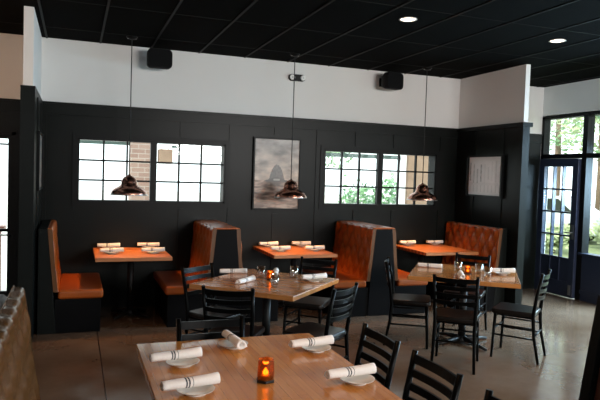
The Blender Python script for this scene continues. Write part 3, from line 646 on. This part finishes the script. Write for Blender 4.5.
def pale(u, v):
    c = 0.82 + 0.05 * noise.noise(Vector((u * 6, v * 6, 0)))
    if 0.26 < v < 0.33: c -= 0.06
    k = u * 9; f = k - math.floor(k); i = math.floor(k)
    rnd = random.Random(i * 13 + 5); a, b = rnd.uniform(0.30, 0.42), rnd.uniform(0.66, 0.92); d = rnd.uniform(0.25, 0.62) * (1.0 if u < 0.45 else 0.45)
    if 0.25 < f < 0.66 and a < v < b: c -= d * (0.7 + 0.5 * noise.noise(Vector((u * 30, v * 14, 2))))
    if v < 0.26 and 0.3 < f < 0.62 and v > 0.08: c -= 0.14
    return (c, c * 0.96, c * 0.97)
picture('framed_picture', 'pale framed picture with rows of grey upright strokes on the right partition', 0.80, 0.60, pale, (5.49, -0.74, 1.81), R(-90), fw=0.028, depth=0.045)
def dusk(u, v):
    n = noise.fractal(Vector((u * 3, v * 5, 4)), 1.0, 2.0, 4); c = mixc((0.30, 0.24, 0.20), (0.16, 0.16, 0.16), v + n); return c
picture('framed_picture', 'black-framed picture seen edge-on on the left partition', 0.80, 0.62, dusk, (-0.373, -0.72, 1.80), R(90))

# ------------------------------------------------------------------ tableware
def make_napkin():
    m = MB(); r = 0.026; L = 0.132
    xs = [-L, -0.030, -0.023, -0.017, -0.010, 0.003, 0.0055, 0.008, L]; n = 18
    ms = [0, 1, 0, 1, 0, 1, 0, 0]
    def rr(x, a): return r * (1 + 0.05 * math.sin(3 * a + x * 20)) * (1 + 0.10 * x / L)
    rings = []
    allx = []
    for i in range(len(xs) - 1):
        k = 6 if xs[i + 1] - xs[i] > 0.05 else 1
        for j in range(k): allx.append((xs[i] + (xs[i + 1] - xs[i]) * j / k, ms[i]))
    allx.append((L, 0))
    vs = [(x, rr(x, 2 * math.pi * k / n) * math.cos(2 * math.pi * k / n), rr(x, 2 * math.pi * k / n) * math.sin(2 * math.pi * k / n) * 0.88 + r * 0.88) for x, _ in allx for k in range(n)]
    for i in range(len(allx) - 1):
        m.add([vs[i * n + k] for k in range(n)] + [vs[(i + 1) * n + k] for k in range(n)], [(k, (k + 1) % n, n + (k + 1) % n, n + k) for k in range(n)], allx[i][1], True)
    # rolled-in ends
    for sgn, base in ((-1, 0), (1, (len(allx) - 1) * n)):
        ring = [Vector(v) for v in vs[base:base + n]]; c = sum(ring, Vector()) / n
        r1 = [c + (v - c) * 0.80 + Vector((sgn * 0.002, 0, 0)) for v in ring]; r2 = [c + (v - c) * 0.50 - Vector((sgn * 0.004, 0, 0)) for v in ring]; r3 = [c + (v - c) * 0.40 - Vector((sgn * 0.045, 0, 0)) for v in ring]
        for p, q in ((ring, r1), (r1, r2), (r2, r3)): m.add(p + q, [(k, (k + 1) % n, n + (k + 1) % n, n + k) for k in range(n)], 0, True)
        m.add(r3, [tuple(range(n))], 0)
    # loose outer flap
    m.add([(-L, 0.023, 0.03), (L * 0.98, 0.026, 0.03), (L * 0.98, 0.036, 0.010), (-L, 0.034, 0.008), (-L, 0.020, 0.006), (L * 0.98, 0.022, 0.006)], [(0, 1, 2, 3), (3, 2, 5, 4), (0, 3, 4), (1, 5, 2), (0, 4, 5, 1)], 0, False)
    return m.build('rolled_napkin', [MT['cloth'], MT['stripe']])
def make_plate():
    m = MB(); m.lathe([(0.0, 0.004), (0.045, 0.004), (0.062, 0.010), (0.083, 0.020), (0.085, 0.0225), (0.081, 0.0215), (0.060, 0.0125), (0.044, 0.0075), (0.0, 0.007)], 36)
    m.lathe([(0.048, 0.005), (0.048, 0.0), (0.043, 0.0), (0.043, 0.005)], 36)
    return m.build('side_plate', MT['ceramic'])
nap0 = make_napkin(); plate0 = make_plate(); first = {'n': 0, 'p': 0}
def put(proto, key, loc, rz, label, cat, group, ry=0):
    o = proto if not first[key] else copy_tree(proto); first[key] = 1
    o.location = loc; o.rotation_euler = (0, ry, rz); return tag(o, label, cat, group)
def setting(x, y, ang, nlabel, plabel, plate=True, z=0.7605, gp='side plates', gn='rolled striped napkins', dx=0.0, dy=0.0):
    if plate: put(plate0, 'p', (x + dx, y + dy, z), 0, plabel, 'plate', gp)
    put(nap0, 'n', (x, y, z + (0.0228 if plate else 0.0)), R(ang), nlabel, 'napkin', gn)
gN, gP = 'rolled napkins on the near long table', 'white plates on the near long table'
setting(0.50, -4.86, 10, 'rolled striped napkin at the far left corner of the near long table', 'white plate under the napkin at the far left corner of the near long table', gn=gN, gp=gP, dx=0.03, dy=-0.03)
setting(0.50, -5.28, 11, 'rolled striped napkin on the near left of the near long table', 'white plate under the nearer left napkin of the near long table', gn=gN, gp=gP, dx=0.02, dy=-0.02)
setting(1.27, -4.80, 8, 'rolled striped napkin on the far right of the near long table', 'white plate under the far right napkin of the near long table', gn=gN, gp=gP, dx=0.02, dy=-0.02)
setting(1.265, -5.33, 8, 'rolled striped napkin on the near right of the near long table', 'white plate under the near right napkin of the near long table', gn=gN, gp=gP, dx=0.02, dy=-0.03)
setting(0.855, -4.64, -84, 'rolled napkin pointing at the camera at the head of the near long table', 'white plate at the head of the near long table', gn=gN, gp=gP)
gN, gP = 'rolled napkins on the booth tables', 'plates on the booth tables'
for i, tx in enumerate((0.64, 2.70, 4.84)):
    tn = ('left', 'middle', 'right')[i] + ' booth table'
    for (dx, y, ang, w) in ((-0.235, -0.16, 3, 'far left'), (0.245, -0.14, -3, 'far right'), (-0.225, -0.64, 6, 'near left'), (0.245, -0.64, 0, 'near right')):
        if i == 2 and y < -0.5: continue
        setting(tx + dx, y, ang, 'rolled white napkin at the %s of the %s' % (w, tn), 'small plate under the %s napkin of the %s' % (w, tn), gn=gN, gp=gP)
gN, gP = 'rolled napkins on the square tables', 'plates on the square tables'
setting(1.47, -2.19, -6, 'rolled napkin at the far left side of the middle square table', '', False, gn=gN)
setting(1.46, -2.69, 44, 'rolled napkin lying along the left front of the middle square table', '', False, gn=gN)
setting(1.86, -2.33, 70, 'rolled napkin at the far corner behind the glasses of the middle square table', '', False, gn=gN)
setting(2.10, -2.74, 12, 'rolled napkin at the right corner of the middle square table', 'plate under the napkin at the right corner of the middle square table', True, gn=gN, gp=gP)
setting(3.72, -2.16, -35, 'rolled napkin at the far left side of the right square table', '', False, gn=gN)
setting(3.70, -2.78, 60, 'crumpled-looking napkin end at the middle front of the right square table', '', False, gn=gN)
setting(4.25, -2.72, -18, 'rolled napkin at the right corner of the right square table', 'plate under the napkin at the right corner of the right square table', True, gn=gN, gp=gP)

def make_tumbler():
    o = MB().lathe([(0.0, 0.004), (0.030, 0.002), (0.034, 0.010), (0.041, 0.105), (0.0395, 0.105), (0.032, 0.014), (0.0, 0.012)], 28).build('glass_tumbler', MT['tumbler']); return o
tb = None
TUM = [(1.67, -2.46, 'empty glass tumbler left of the candle on the middle square table'), (1.665, -2.90, 'empty glass tumbler nearest the front on the middle square table'), (1.99, -2.50, 'empty glass tumbler right of the candle on the middle square table'),
       (3.90, -2.43, 'empty glass tumbler behind the candle on the right square table, to its left'), (3.975, -2.83, 'empty glass tumbler nearest the front right of the candle on the right square table'), (4.03, -2.62, 'empty glass tumbler right of the candle on the right square table, the farther one')]
for (x, y, lab) in TUM:
    o = tb.copy() if tb else make_tumbler()
    if tb: COL.objects.link(o)
    tb = tb or o; o.location = (x, y, 0.7605); tag(o, lab, 'glass', 'glass tumblers on the square tables')
def votive(x, y, lab, sc=1.0, pw=0.25, body=8):
    t = thing('votive_candle', lab, 'candle holder', (x, y, 0.7605), R(15), group='amber votive candles')
    r = 0.050 * sc; h = 0.115 * sc
    prof = [(r * 0.72, 0.0), (r * 0.95, 0.012 * sc), (r * 1.0, h * 0.45), (r * 0.92, h), (r * 0.84, h), (r * 0.88, h * 0.45), (r * 0.8, 0.016 * sc), (0, 0.014 * sc)]
    MB().lathe(prof, body, smooth=False).build('amber_cup', MT['amber'], t)
    MB().lathe([(r * 0.98, 0.0), (r * 1.02, 0.004), (r * 1.0, 0.014 * sc), (r * 0.9, 0.014 * sc)], body, smooth=False).build('base_ring', MT['iron'], t)
    MB().lathe([(0, 0.016 * sc), (r * 0.5, 0.016 * sc), (r * 0.5, h * 0.28), (0, h * 0.28)], 16).build('candle', MT['wax'], t)
    MB().lathe([(0, h * 0.28), (r * 0.26, h * 0.34), (r * 0.30, h * 0.42), (r * 0.14, h * 0.54), (0, h * 0.64)], 14).build('flame', MT['flame'], t)
    d = bpy.data.lights.new('candle_light', 'POINT'); d.energy = pw; d.color = (1, 0.35, 0.08); d.shadow_soft_size = 0.015
    o = bpy.data.objects.new('candle_light', d); COL.objects.link(o); o.location = (x, y, 0.7605 + h * 0.9)
votive(0.865, -5.23, 'glowing faceted amber glass candle holder on the near long table', 0.92, 0.12, 6)
votive(1.72, -2.60, 'small glowing amber candle holder among glasses on the middle square table', 0.74, 0.10, 12)
votive(3.89, -2.62, 'small glowing amber candle holder among glasses on the right square table', 0.74, 0.10, 12)
